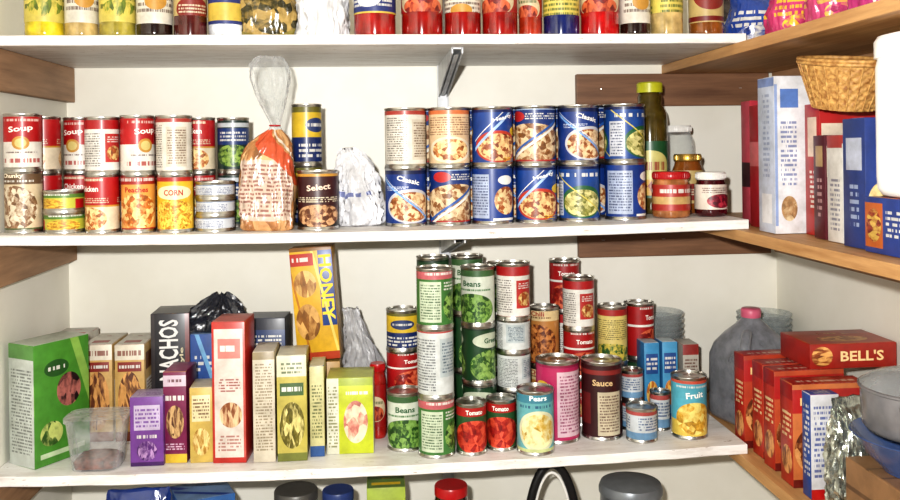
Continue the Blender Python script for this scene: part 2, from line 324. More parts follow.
lab('green','green_bean_can',C(30,70,38),[('f',.5,.3,.44,.28,C(54,100,40),C(150,186,96),8),('e',.5,.74,.38,.13,C(206,214,190)),('r',0,1,.92,1,C(20,46,30)),('t',.1,.9,.03,.08,1,WHITE)],'Green',C(30,80,44),.74,.32,.09)
lab('tomato','tomato_can',C(44,84,44),[('f',.5,.36,.46,.32,C(170,24,18),C(220,80,50),5),('r',0,1,.76,.93,C(176,28,26)),('t',.1,.9,.02,.08,1,WHITE)],'Tomato',WHITE,.84,.36,.09)
lab('redcan','tomato_can',C(172,22,26),[('f',.5,.3,.38,.24,C(160,24,18),C(230,110,70),6),('r',0,1,.58,.62,WHITE),('t',.2,.8,.88,.95,1,WHITE)],'Tomato',WHITE,.75,.36,.09)
lab('whitetext','vegetable_can',C(212,216,214),[('t',.06,.48,.1,.85,12,C(80,84,90)),('r',.56,.94,.3,.85,C(186,196,198)),('t',.6,.9,.35,.8,6,C(70,90,110)),('r',0,1,0,.05,C(120,140,80)),('r',0,1,.93,1,C(176,80,76))])
lab('teal','fruit_can',C(110,180,184),[('r',0,1,.82,1,C(70,140,160)),('e',.5,.38,.38,.32,C(226,226,190)),('f',.5,.38,.32,.27,C(220,180,70),C(246,236,180),5),('r',0,1,.0,.1,C(206,214,150)),('t',.15,.85,.72,.8,1,C(30,80,120),20)],'Pears',C(236,246,240),.9,.3,.08)
lab('tealy','fruit_can',C(90,176,196),[('r',0,1,.0,.3,C(230,200,90)),('f',.5,.34,.36,.26,C(226,170,50),C(250,230,130),6),('r',0,1,.9,1,C(200,90,70)),('t',.15,.85,.82,.88,1,WHITE)],'Fruit',WHITE,.72,.32,.1,6)
lab('tan','chili_can',C(190,130,66),[('f',.5,.4,.42,.32,C(120,56,24),C(210,136,70),9),('r',0,1,.78,1,C(226,200,150)),('r',0,1,0,.08,C(140,46,30)),('t',.2,.8,.81,.86,1,BROWN)],'Chili',C(140,36,24),.9,.3,.08)
lab('pink','juice_can',C(186,40,96),[('r',.46,.98,.08,.88,C(222,190,200)),('t',.5,.94,.12,.84,11,C(140,40,90)),('e',.22,.6,.18,.16,C(230,190,60)),('f',.22,.3,.18,.14,C(200,60,40),C(240,170,80),7),('r',0,1,.93,1,C(150,30,74))])
lab('maroon','sauce_can',C(60,16,20),[('r',.42,.82,.06,.62,C(206,194,166)),('t',.45,.79,.1,.58,8,C(90,50,40)),('r',0,1,.84,.9,C(140,44,40)),('r',.0,.3,.2,.6,C(110,30,30))],'Sauce',C(206,176,130),.74,.32,.08)
lab('yelred','corn_can',C(226,206,126),[('r',0,1,.84,1,C(170,40,36)),('t',.08,.92,.42,.78,6,C(90,80,40)),('f',.5,.18,.5,.18,C(60,110,50),C(210,190,80),9)])
lab('smallw','milk_can',C(206,212,216),[('r',0,1,.0,.3,C(110,150,184)),('r',0,1,.8,1,C(176,80,76)),('t',.1,.9,.35,.75,3,C(50,80,130),20)])
def can_mesh(k,r,h):
    m,kind,word,wc,wv,ww,wh,wr=K[k]; bm=bmesh.new(); q=r*.975
    prof=[(0,h-.0035,0),(r*.3,h-.0035,0),(r*.32,h-.0028,0),(r*.58,h-.0028,0),(r*.6,h-.0035,0),(r*.86,h-.0035,0),(r*.9,h-.005,0),(r*.95,h-.005,0),(r*.965,h,0),(r*.995,h,0),(r,h-.001,0),(r,h-.003,0),(q,h-.0045,0),(q-.0003,h-.0062,0),(q,h-.0064,1),(q,.0064,1),(q-.0003,.0062,0),(q,.0045,0),(r,.003,0),(r,0,0),(r*.94,0,0),(r*.92,.003,0),(0,.003,0)]
    b_lathe(bm,prof,44,H=h)
    if word:
        for off in (0,math.pi):
            rr=q+.0005
            b_text(bm,word,lambda a,b:(rr*math.cos(-math.pi/2+off+a/rr),rr*math.sin(-math.pi/2+off+a/rr),wv*h+b),ww*math.pi*r,2,h=wh*h,rot=wr)
    bmesh.ops.recalc_face_normals(bm,faces=bm.faces[:])
    me=bpy.data.meshes.new(kind); bm.to_mesh(me); bm.free()
    for mm in (TIN,m,ink(wc)): me.materials.append(mm)
    me.polygons.foreach_set('use_smooth',[True]*len(me.polygons)); me.set_sharp_from_angle(angle=.7)
    return me
_cm={}
def can(k,x,y,z,r,h,rot):
    key=(k,round(r,4),round(h,4))
    if key not in _cm: _cm[key]=can_mesh(k,r,h)
    return place(_cm[key],K[k][1],(x,y,z),(0,0,rot))
Q=[]
DV={'top':20,'mid':200,'bot':400,'low':490}
def stack(s,u,y,items,r,v=None,rot=None,lo=.8):
    x=X(u,y,DV[s] if v is None else v)
    def build(x,y):
        z=zs(s,x)+.0004
        for i,it in enumerate(items):
            k,h=it[0],it[1]; rr=it[2] if len(it)>2 else (rot if rot is not None else random.uniform(-lo,lo))
            can(k,x+random.uniform(-.0008,.0008),y,z,r*(1 if i==0 else .998),h,rr); z+=h+.0003
    Q.append([s,x,y,r+.001,build,False])
def fixed(s,x,y,r): Q.append([s,x,y,r,None,True])
def relax():
    for it in range(300):
        for i in range(len(Q)):
            for j in range(i+1,len(Q)):
                a,b=Q[i],Q[j]
                if a[0]!=b[0] or (a[5] and b[5]): continue
                dx,dy=b[1]-a[1],b[2]-a[2]; d=math.hypot(dx,dy); m=a[3]+b[3]+.0006
                if d<m:
                    if d<1e-5: dx,dy,d=0,1,1
                    p=(m-d)/d; pa=0 if a[5] else (1 if b[5] else .5); pb=1-pa
                    a[1]-=dx*p*pa;a[2]-=dy*p*pa;b[1]+=dx*p*pb;b[2]+=dy*p*pb
        for a in Q:
            if not a[5]:
                a[1]=min(max(a[1],XL+a[3]+.001),XE[a[0]]-a[3]+.004); a[2]=min(max(a[2],YF+a[3]+.002),YB-.016-a[3])
    for a in Q:
        if a[4]: a[4](a[1],a[2])
h=.112
stack('mid',24,1.745,[('tanpic',.118),('red',.108)],.0345)
stack('mid',66,1.745,[('shortyg',.040),('shortyg',.040)],.038)
stack('mid',50,1.835,[('red',h),('red2',h)],.033)
stack('mid',76,1.86,[('red2',h),('red',h)],.033,rot=-.2)
stack('mid',105,1.74,[('red2',h),('redwhite',h*.97)],.0325)
stack('mid',139,1.74,[('orange',h),('red',h)],.0325)
stack('mid',178,1.74,[('corn',h,.1),('white',h)],.0345)
stack('mid',120,1.82,[('red',h),('red2',h)],.033)
stack('mid',153,1.84,[('red',h),('red',h)],.033)
stack('mid',217,1.75,[('tuna',.032),('tuna',.032),('tuna',.032)],.0385)
stack('mid',200,1.84,[('red',h),('red2',h)],.033)
stack('mid',234,1.85,[('darkgreen',h),('darkgreen',h)],.033)
stack('mid',311,1.755,[('darkred',.116)],.041,rot=.1)
stack('mid',308,1.86,[('yelblue',.126),('yelblue',.126)],.032)
tops=['white','recipe','blue2','blue3','blue','blue4']; bots=['blue','blue3','blueback','blue2','blue4','blueback']
rots=[(.2,.1),(0,.3),(.45,-.3),(-.4,.25),(.25,-.35),(.5,.1)]
for i,u in enumerate([406,450,493,536,579,625]):
    stack('mid',u,1.80,[(bots[i],.119,rots[i][1]),(tops[i],.120,rots[i][0])],.0432)
for i,u in enumerate([424,466,508,550,592]):
    stack('mid',u,1.885,[('blue',.1205),('blue3',.1215)],.0432)
stack('bot',407,1.775,[('gbean',.115)],.036,rot=0)
stack('bot',404,1.865,[('redcan',.09),('redcan',.09),('yelblue',.084)],.036)
stack('bot',441,1.735,[('gpink',.116,.3),('whitetext',.136,0),('gpink',.116,.3)],.037)
stack('bot',473,1.735,[('tomato',.1)],.031,rot=.1)
stack('bot',498,1.74,[('tomato',.1)],.0305,rot=-.2)
stack('bot',480,1.81,[('green',.119),('green',.119),('gbean',.119)],.036)
stack('bot',514,1.815,[('green',.1),('whitetext',.078),('whitetext',.068),('redwhite',.115)],.036)
stack('bot',438,1.90,[('green',.123),('gpink',.123),('green',.123)],.036)
stack('bot',466,1.90,[('green',.123),('green',.123),('gbean',.123)],.036)
stack('bot',500,1.93,[('green',.118),('gbean',.118),('green',.11)],.036)
stack('bot',529,1.722,[('teal',.124)],.0375,rot=0)
stack('bot',558,1.785,[('pink',.164)],.0455,rot=-.1)
stack('bot',545,1.885,[('tan',.128),('tan',.126)],.034)
stack('bot',580,1.875,[('redwhite',.103),('redcan',.103),('redwhite',.11)],.035)
stack('bot',566,1.97,[('redwhite',.114),('redwhite',.114),('redcan',.114)],.035)
stack('bot',602,1.785,[('maroon',.158)],.0425,rot=-.2)
stack('bot',613,1.88,[('redcan',.126),('yelred',.124)],.033)
stack('bot',640,1.93,[('green',.122),('redcan',.122)],.034)
stack('bot',632,1.815,[('smallw',.062),('smallw',.062)],.024)
stack('bot',641,1.745,[('smallw',.068)],.032)
stack('bot',660,1.80,[('smallw',.08)],.021)
stack('bot',689,1.75,[('tealy',.124)],.0365,rot=0)
# ---------------------------------------------------------------- jars/bottles
def jar(name,s,u,y,r,h,content,label,lid,v=None,lidr=.86,lz=(.16,.72),lidh=.016):
    def build(x,y):
        bm=bmesh.new(); H=h; L=h-lidh; a,b=lz[0]*h,lz[1]*h
        prof=[(0,.004,0),(r*.6,.003,0),(r*.86,0,0),(r*.96,.003,0),(r*.99,.009,0),(r*.99,a,0),(r,a,1),(r,b,1),(r*.99,b,0),(r*.99,L-.03,0),(r*.96,L-.018,0),(r*lidr*.98,L-.008,0),(r*lidr*.94,L-.002,0),(r*lidr,L,2),(r*lidr*1.02,L+.002,2),(r*lidr*1.02,h-.003,2),(r*lidr*.97,h-.0005,2),(r*lidr*.85,h-.001,2),(0,h-.001,2)]
        b_lathe(bm,prof,44,H=h)
        for i in range(44):
            t=2*math.pi*i/44; c,sn=math.cos(t),math.sin(t); rr=r*lidr*1.02
            p=[(rr*c-.0006*sn,rr*sn+.0006*c),((rr+.0007)*c,(rr+.0007)*sn),(rr*c+.0006*sn,rr*sn-.0006*c)]
            lo=[bm.verts.new((q[0],q[1],L+.003)) for q in p]; hi=[bm.verts.new((q[0],q[1],h-.004)) for q in p]
            for k in range(2): bm.faces.new([lo[k],lo[k+1],hi[k+1],hi[k]]).material_index=2
        finish(bm,name,[content,label,lid],(x,y,zs(s,x)+.0004),(0,0,random.uniform(-.6,.6)))
    Q.append([s,X(u,y,DV[s] if v is None else v),y,r+.001,build,False])
def bottle(name,s,u,y,r,h,content,label,cap,v=None,neck=.32,sh=.68):
    def build(x,y):
        bm=bmesh.new(); n=r*neck
        prof=[(0,.005,0),(r*.7,.003,0),(r*.88,0,0),(r*.98,.004,0),(r,.012,0),(r,.12*h,0),(r+.0003,.12*h+.0001,1),(r+.0003,.55*h,1),(r,.55*h+.0001,0),(r,sh*h,0),(r*.93,(sh+.05)*h,0),(r*.7,(sh+.11)*h,0),(n*1.2,(sh+.17)*h,0),(n,(sh+.2)*h,0),(n,.92*h,0),(n*1.25,.92*h+.0002,2),(n*1.25,.99*h,2),(n*1.1,h,2),(0,h,2)]
        b_lathe(bm,prof,40,H=h)
        finish(bm,name,[content,label,cap],(x,y,zs(s,x)+.0004),(0,0,random.uniform(-.5,.5)))
    Q.append([s,X(u,y,DV[s] if v is None else v),y,r+.001,build,False])
def cont(name,c): return P(name,c,.12,coat=.8,var=.3,vs=40)
SAUCE=cont('tomato_sauce',C(140,20,14)); OIL=cont('vegetable_oil',C(214,190,40)); OLIVE=cont('olive_oil',C(160,146,60)); AMBER=cont('amber_syrup',C(130,74,26)); DARK=cont('dark_glass',C(38,22,16)); PB=cont('peanut_butter',C(166,106,60)); JAM=cont('berry_jam',C(70,14,22)); BEIGE=cont('apple_sauce',C(186,160,104))
def jl(base,lay,n='jar_label'): return LB(base,lay,rep=2,name=n)
JW=jl(C(226,220,206),[('r',0,1,.55,.62,RED),('t',.1,.9,.2,.5,4,C(90,60,50)),('e',.5,.3,.2,.07,GOLD)]); JR=jl(C(160,24,22),[('e',.5,.4,.42,.17,C(216,196,160)),('f',.5,.34,.34,.10,C(150,30,22),C(210,100,56),7),('t',.2,.8,.45,.52,1,C(60,90,40))])
JY=jl(C(222,204,100),[('t',.1,.9,.2,.5,3,C(60,90,30)),('f',.5,.22,.3,.06,C(120,140,40),C(220,200,90),8)]); JB=jl(C(40,54,120),[('r',0,1,.15,.3,C(220,190,80)),('t',.1,.9,.35,.6,3,WHITE),('e',.5,.45,.2,.1,C(220,222,226))]); JG=jl(C(200,176,116),[('e',.5,.36,.36,.14,C(140,40,30)),('r',0,1,.13,.17,C(120,24,20)),('t',.2,.8,.3,.42,2,CREAM)])
JGR=jl(C(34,92,52),[('e',.5,.36,.4,.12,C(220,210,130)),('t',.2,.8,.3,.42,1,C(160,30,30)),('f',.5,.2,.4,.06,C(150,30,24),C(230,180,60),8)]); JJ=jl(C(230,220,206),[('f',.5,.35,.3,.16,C(110,16,40),C(190,50,70),6),('t',.1,.9,.52,.66,2,MAR)]);JPB=jl(C(176,50,40),[('r',0,1,.3,.46,C(206,170,110)),('t',.1,.9,.5,.66,1,WHITE,14)])
bottle('syrup_bottle','mid',650,1.915,.038,.292,cont('greenish_oil',C(80,66,22)),JGR,LIDY,v=130,neck=.6,sh=.72)
jar('peanut_butter_jar','mid',671,1.79,.0395,.096,PB,JPB,LIDR,lidr=.95)
jar('salsa_jar','mid',688,1.885,.034,.13,AMBER,JG,LIDG)
jar('jam_jar','mid',713,1.785,.0335,.092,JAM,JJ,LIDW,lidr=.9)
jar('empty_glass_jar','mid',703,1.975,.040,.195,GLS,GLS,LIDW,v=150)
jar('paprika_jar','bot',378,1.845,.0175,.155,cont('paprika',C(150,30,24)),JR,LIDR)
T=[('oil_bottle',48,.036,.27,'b',OIL,JY,LIDY),('vinegar_bottle',84,.031,.26,'b',BEIGE,JW,LIDW),('oil_bottle',118,.034,.27,'b',OLIVE,JY,LIDG),('sauce_bottle',154,.034,.24,'b',DARK,JW,LIDB),
('pickle_jar',189,.032,.16,'j',cont('dark_relish',C(80,24,20)),JG,LIDR),('dressing_bottle',223,.034,.23,'b',cont('white_dressing',C(216,220,226)),JB,LIDW),
('mayonnaise_jar',375,.042,.17,'j',cont('cream_dressing',C(150,30,26)),JB,LIDW),('pasta_sauce_jar',422,.042,.18,'j',SAUCE,JR,LIDG),('pasta_sauce_jar',464,.037,.18,'j',SAUCE,JW,LIDG),('pasta_sauce_jar',503,.036,.18,'j',SAUCE,JR,LIDG),
('salsa_jar',531,.024,.15,'j',cont('salsa_red',C(160,46,20)),JR,LIDG),('coffee_canister',559,.037,.16,'j',cont('navy_tin',C(24,34,90)),JY,LIDR),('pasta_sauce_jar',598,.040,.18,'j',cont('marinara',C(170,16,16)),JR,LIDR),
('sauce_bottle',634,.031,.24,'b',DARK,JW,LIDR),('applesauce_jar',666,.033,.18,'j',BEIGE,JY,LIDG),('syrup_bottle',706,.035,.25,'b',AMBER,JG,LIDR)]
for nm,u,r,hh,ty,c,l,cp in T:
    if ty=='b': bottle(nm,'top',u,1.755,r,hh,c,l,cp)
    else: jar(nm,'top',u,1.755,r,hh,c,l,cp,lz=(.28,.72))
bx_=X(267,1.765,200)
fixed('mid',bx_-.018,1.755,.040); fixed('mid',bx_+.018,1.755,.040)
relax()
# ---------------------------------------------------------------- cartons
def box(name,x,y,z,w,d,h,front,side,top=None,rot=0,tilt=0,texts=(),rx=0):
    """x,y centre of footprint; texts: (string,face,cu,cv,width_m,height_m,rot,colour)"""
    bm=bmesh.new(); top=top or side; mats=[front,side,top]
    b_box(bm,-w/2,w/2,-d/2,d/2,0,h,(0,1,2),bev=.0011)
    b_box(bm,-w/2+.002,w/2-.002,-d/2+.0015,d*.18,h,h+.0006,(2,2,2)); b_box(bm,-w*.14,w*.14,d*.18,d*.3,h,h+.0005,(2,2,2))
    for (s,f,cu,cv,tw,th,tr,c) in texts:
        m=ink(c)
        if m not in mats: mats.append(m)
        mi=mats.index(m)
        if f=='f': b_text(bm,s,lambda a,b:(-w/2+cu*w+a,-d/2-.0004,cv*h+b),tw,mi,th,tr)
        else: b_text(bm,s,lambda a,b:(-w/2-.0004,-((cu-.5)*d+a),cv*h+b),tw,mi,th,tr)
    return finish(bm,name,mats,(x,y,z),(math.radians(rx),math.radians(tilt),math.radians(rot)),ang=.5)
def fl(base,lay): return LB(base,lay,name='carton_print')
NUT=lambda base,c:fl(base,[('r',.12,.88,.1,.62,C(226,222,212)),('t',.16,.84,.13,.6,9,c,10),('r',.1,.9,.72,.9,c)])
def zb(x,s='bot'): return zs(s,x)+.0006
gx=X(50,1.775,400)
box('snack_carton',gx,1.775,zb(gx),.124,.074,.232,fl(C(78,146,50),[('f',.62,.58,.22,.14,C(50,26,30),C(180,110,100),5),('e',.4,.78,.22,.07,C(40,90,36)),('t',.25,.55,.75,.81,1,WHITE,9),('d',1,.6,1.25,1.4,C(150,195,90)),('r',.1,.9,.06,.10,C(200,220,180)),('f',.3,.25,.2,.1,C(60,100,40),C(200,210,120),6)]),fl(C(206,212,204),[('t',.1,.9,.1,.8,16,C(110,114,110),12),('r',0,1,.88,1,C(100,150,80))]),fl(C(196,204,188),[]),rot=57)
bm=bmesh.new(); cx=-.534
b_loft(bm,[(0,.040,.034,0,0,4),(.002,.044,.037,0,0,4),(.08,.053,.041,0,0,4),(.09,.054,.042,0,0,4),(.091,.058,.0445,0,0,4,1),(.098,.058,.0445,0,0,4,1),(.0985,.05,.039,0,0,4,1)],48)
b_loft(bm,[(.003,.040,.033,0,0,4,2),(.014,.042,.034,0,0,4,2),(.022,.034,.028,0,0,3,2)],36,nz=.05,seed=4)
finish(bm,'plastic_container',[PLB,PLB,P('dried_beans',C(110,64,50),.5,var=.5,vs=90)],(cx,1.7235,zb(cx)))
gold=lambda:fl(C(210,170,100),[('r',0,1,.84,1,C(230,220,200)),('f',.5,.42,.4,.3,C(110,60,34),C(220,160,90),5),('r',0,1,0,.1,C(130,64,34)),('t',.1,.9,.86,.96,1,C(130,50,30),8),('r',.1,.9,.72,.82,C(140,40,30)),('t',.15,.85,.74,.8,1,WHITE,9)])
for xx,rr in ((-.577,1),(-.512,-1)): box('cracker_carton',xx,1.92,zb(xx),.06,.12,.2,gold(),NUT(C(204,170,110),BROWN),fl(C(226,220,206),[('r',.2,.8,.2,.5,C(170,60,50))]))
box('rice_carton',-.655,1.965,zb(-.65),.07,.1,.205,fl(C(210,204,190),[('r',0,1,.6,.9,RED)]),NUT(C(216,210,195),RED),fl(C(210,206,196),[('r',.1,.9,.3,.6,RED)]))
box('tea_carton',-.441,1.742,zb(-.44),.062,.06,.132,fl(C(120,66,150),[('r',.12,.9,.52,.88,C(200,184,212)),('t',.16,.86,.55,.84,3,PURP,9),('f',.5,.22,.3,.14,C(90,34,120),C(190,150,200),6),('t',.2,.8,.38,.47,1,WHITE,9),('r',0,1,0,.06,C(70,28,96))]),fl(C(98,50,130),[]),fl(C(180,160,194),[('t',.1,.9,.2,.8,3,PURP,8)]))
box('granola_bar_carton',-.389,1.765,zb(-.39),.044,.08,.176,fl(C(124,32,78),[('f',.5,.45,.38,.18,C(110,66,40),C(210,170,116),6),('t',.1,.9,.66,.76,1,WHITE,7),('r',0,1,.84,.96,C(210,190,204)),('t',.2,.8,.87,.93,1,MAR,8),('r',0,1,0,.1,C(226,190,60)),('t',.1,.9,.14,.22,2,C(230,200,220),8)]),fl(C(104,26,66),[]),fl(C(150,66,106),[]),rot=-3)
box('pudding_carton',-.3425,1.758,zb(-.34),.043,.07,.145,fl(C(206,176,90),[('r',.1,.9,.55,.9,C(226,214,170)),('t',.15,.85,.58,.86,4,BROWN,8),('f',.5,.28,.38,.18,C(190,140,50),C(240,216,146),5)]),fl(C(190,160,74),[]),fl(C(220,210,180),[]),rot=2)
box('rice_carton',-.284,1.762,zb(-.28),.064,.09,.272,fl(C(226,212,202),[('r',0,1,.95,1,C(190,60,50)),('r',0,.07,0,1,C(196,50,40)),('r',.93,1,0,1,C(200,90,80)),('f',.55,.34,.34,.09,C(150,86,50),C(236,200,156),6),('t',.2,.85,.5,.6,3,C(150,60,54),8),('r',.18,.86,.74,.88,C(216,130,120)),('t',.22,.82,.77,.85,1,WHITE,8),('t',.15,.85,.08,.2,3,C(170,110,100),8),('r',0,1,0,.04,C(190,46,36))]),fl(C(186,40,32),[]),fl(C(206,100,90),[]),rot=-4)
box('nacho_chip_carton',-.44,1.95,zb(-.44),.08,.1,.256,fl(C(30,28,36),[('r',0,.10,0,1,C(60,54,56)),('r',.88,1,0,1,C(110,36,36)),('f',.5,.1,.4,.1,C(150,90,30),C(220,170,70),6)]),NUT(C(34,32,38),GREY),fl(C(50,48,56),[]),rot=2,texts=[('NACHOS','f',.46,.70,.128,.040,90,C(226,224,220)),('style','f',.80,.62,.05,.010,90,C(200,190,160))])
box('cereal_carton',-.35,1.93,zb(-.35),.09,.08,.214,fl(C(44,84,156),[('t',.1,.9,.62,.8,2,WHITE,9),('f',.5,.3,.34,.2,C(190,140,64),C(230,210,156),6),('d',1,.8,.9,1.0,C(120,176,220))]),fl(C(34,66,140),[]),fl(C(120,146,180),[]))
box('oatmeal_carton',-.2205,1.76,zb(-.22),.042,.09,.213,fl(C(212,202,182),[('t',.12,.88,.1,.9,18,C(140,124,98),9),('r',0,1,.93,1,C(150,134,100))]),fl(C(196,186,160),[]),fl(C(220,214,198),[]))
box('pasta_carton',-.168,1.76,zb(-.17),.057,.09,.205,fl(C(196,182,90),[('r',0,1,.80,1,C(226,220,192)),('f',.5,.34,.42,.22,C(120,110,40),C(230,216,140),6),('t',.15,.85,.82,.94,2,C(60,90,40),8),('r',.1,.9,.62,.74,C(70,100,50)),('t',.15,.85,.64,.72,1,WHITE,8),('r',0,1,0,.08,C(120,126,56))]),fl(C(176,168,86),[]),fl(C(226,222,202),[]),rot=1)
box('gelatin_carton',-.1205,1.775,zb(-.12),.028,.08,.178,fl(C(210,204,150),[('t',.15,.85,.2,.8,10,C(90,100,60),7),('r',0,1,0,.12,C(50,90,150))]),fl(C(206,196,96),[]),fl(C(222,218,196),[]))
box('lime_cookie_carton',-.055,1.79,zb(-.055),.092,.09,.150,fl(C(196,206,44),[('r',0,.26,0,1,C(222,222,204)),('t',.04,.23,.08,.9,12,C(130,130,80),12),('f',.62,.42,.26,.28,C(210,130,116),C(244,216,186),4),('t',.4,.9,.76,.84,1,WHITE,14),('r',.26,1,.9,1,C(160,176,44))]),fl(C(216,216,190),[]),fl(C(196,202,90),[]),rot=-2)
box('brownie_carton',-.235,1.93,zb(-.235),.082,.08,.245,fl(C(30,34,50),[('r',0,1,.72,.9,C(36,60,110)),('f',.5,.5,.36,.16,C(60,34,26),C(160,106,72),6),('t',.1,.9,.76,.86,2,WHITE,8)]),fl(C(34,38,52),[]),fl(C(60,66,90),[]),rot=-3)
sx=-.125
box('cake_mix_carton',sx,1.905,zb(sx),.09,.09,.156,fl(C(190,150,84),[]),fl(C(180,144,76),[]))
box('graham_cracker_carton',sx+.004,1.895,zb(sx)+.1595,.090,.058,.238,fl(C(232,182,48),[('r',.66,1,.3,1,C(30,66,140)),('d',1,.5,.98,1.04,C(250,226,120)),('d',1,.45,.32,.37,C(200,130,40)),('f',.32,.34,.28,.16,C(160,104,44),C(232,180,104),4),('f',.32,.68,.26,.12,C(170,114,54),C(236,194,118),4),('r',0,1,.97,1,C(140,96,40)),('r',.0,.55,.84,.95,C(190,50,36)),('t',.05,.5,.86,.93,1,WHITE,9),('r',0,1,0,.07,C(190,70,40))]),fl(C(200,150,56),[]),fl(C(176,130,66),[]),rot=-5,tilt=-4.0,texts=[('HONEY','f',.82,.64,.138,.027,-90,C(246,206,60))])
for u,c in ((649,C(66,150,200)),(667,C(84,164,210))):
    xx=X(u,1.87,380); box('juice_carton',xx,1.875,zb(xx),.034,.05,.168,fl(c,[('r',.1,.9,.6,.86,C(40,84,150)),('t',.15,.85,.64,.82,2,WHITE,6),('f',.5,.35,.38,.16,C(220,130,50),C(246,210,110),5),('r',0,1,0,.08,C(30,80,160))]),fl(C(54,120,176),[]),fl(C(190,210,220),[]),rot=2)
xx=X(688,1.89,380); box('baking_mix_carton',xx,1.9,zb(xx),.036,.06,.155,fl(C(190,184,172),[('t',.1,.9,.2,.8,8,C(110,70,60),8),('r',0,1,.85,1,C(150,50,46))]),fl(C(180,176,166),[]))
zr=zs('rm',.9)+.0006
def book(name,x0,x1,y0,y1,h,spine,front,top=None,z=zr,texts=(),rot=0):
    return box(name,(x0+x1)/2,(y0+y1)/2,z,x1-x0,y1-y0,h,front,spine,top,rot,texts=texts)
wb=fl(C(228,228,232),[('r',.0,.03,.05,.95,C(150,170,214)),('r',.06,.24,.80,.92,C(96,130,196)),('t',.06,.22,.3,.72,9,C(110,124,170),26),('f',.14,.16,.08,.08,C(180,140,96),C(230,210,170),9)])
book('cereal_carton',.737,.93,1.562,1.632,.292,fl(C(200,208,226),[('r',.2,.8,.06,.25,C(232,232,236)),('t',.3,.7,.35,.9,10,C(150,160,190),5),('r',0,1,.94,1,C(130,150,200))]),wb,fl(C(226,226,230),[]))
book('cereal_carton',.79,.97,1.498,1.552,.238,fl(C(176,34,34),[('r',.2,.8,.6,.9,C(226,200,180)),('t',.3,.7,.2,.5,5,WHITE,5)]),fl(C(180,34,34),[('r',.02,.3,.55,.85,C(226,210,190)),('f',.15,.3,.15,.14,C(190,120,66),C(230,200,150),8)]))
book('cake_mix_carton',.772,.95,1.447,1.487,.18,fl(C(84,22,36),[('r',.2,.8,.7,.9,C(180,150,110)),('t',.3,.7,.2,.6,4,C(190,150,150),5)]),fl(C(90,24,38),[('r',.02,.2,.6,.9,CREAM)]))
book('cracker_carton',.768,.95,1.383,1.433,.18,fl(C(216,212,206),[('t',.2,.8,.1,.6,7,C(110,110,130),6),('r',0,1,.88,1,C(170,60,56))]),fl(C(206,204,200),[('r',.05,.3,.1,.3,C(190,60,50)),('r',0,1,.92,1,C(160,50,46))]))
book('pasta_carton',.757,.95,1.297,1.362,.205,fl(C(40,62,126),[('r',.15,.85,.6,.85,C(190,196,214)),('t',.3,.7,.15,.5,4,C(170,184,214),5)]),fl(C(44,66,134),[('f',.14,.35,.12,.16,C(180,140,60),C(230,210,150),7)]))
book('snack_bar_carton',.747,.92,1.125,1.283,.084,fl(C(44,70,146),[('r',0,.3,.1,.9,C(206,110,50)),('f',.15,.5,.12,.3,C(170,60,34),C(230,190,90),7),('t',.35,.95,.3,.8,3,WHITE,12)]),fl(C(50,76,150),[('r',.55,1,.1,.9,C(196,90,44)),('f',.75,.5,.18,.3,C(170,40,30),C(240,190,90),6),('r',.05,.5,.55,.8,WHITE)]))
book('soup_mix_carton',.765,.93,1.665,1.735,.245,fl(C(166,30,42),[('r',0,1,.5,.7,C(210,110,116))]),fl(C(170,30,38),[('t',.05,.3,.3,.8,6,CREAM,18)]))
book('rice_pouch_carton',.78,.93,1.765,1.81,.258,fl(C(190,76,92),[('r',0,1,.3,.5,C(60,34,42))]),fl(C(186,46,62),[('f',.2,.5,.2,.3,C(140,26,34),C(220,130,120),8)]))
bm=bmesh.new()
b_loft(bm,[(0,.060,.062,0,0,3),(.003,.070,.066,0,0,3),(.012,.0765,.070,0,0,3),(.03,.078,.071,0,0,3),(.19,.078,.071,0,0,3),(.205,.075,.069,0,0,3),(.2055,.079,.073,0,0,3,1),(.23,.079,.073,0,0,3,1),(.238,.074,.069,0,0,3,1),(.24,.06,.055,0,0,3,1)],64)
finish(bm,'plastic_canister',[P('white_plastic',C(250,250,248),.3,var=.02),P('white_plastic_lid',C(250,250,248),.3,var=.02)],(.817,1.204,zr+.0855))
def wicker():
    m,nt,b=newmat('wicker'); n=N(nt); tc=nt.nodes.new('ShaderNodeTexCoord')
    f=n.noise(tc.outputs['Object'],120,3); nt.links.new(n.ramp(f,[(.3,C(140,92,44)),(.7,C(212,168,100))]),b.inputs['Base Color']); b.inputs['Roughness'].default_value=.55; return m
bm=bmesh.new(); seg=96; rows=22; R=[]
for i in range(rows+1):
    t=i/rows; row=[]
    for j in range(seg):
        th=2*math.pi*j/seg; wv=.0026*math.sin(j*math.pi/2+(i//2)*math.pi+.78)*(1 if t<.95 else 0)
        rx=.044+.026*t+wv; ry=.058+.032*t+wv; row.append(bm.verts.new((rx*math.cos(th),ry*math.sin(th),.078*t)))
    R.append(row)
for i in range(rows):
    for j in range(seg): k=(j+1)%seg; bm.faces.new([R[i][j],R[i][k],R[i+1][k],R[i+1][j]])
bm.faces.new(R[0])
for dz in (.078,.0835): b_tube(bm,[(.071*math.cos(a),.091*math.sin(a),dz) for a in [2*math.pi*i/64 for i in range(65)]],.0034,8)
for a0 in range(0,24):
    a=2*math.pi*a0/24; b_tube(bm,[(.045*math.cos(a),.059*math.sin(a),.001),(.0715*math.cos(a),.0915*math.sin(a),.078)],.0017,6)
finish(bm,'wicker_basket',[wicker()],(.797,1.432,CAM+.0615),(math.radians(8.5),0,0),ang=1.2)
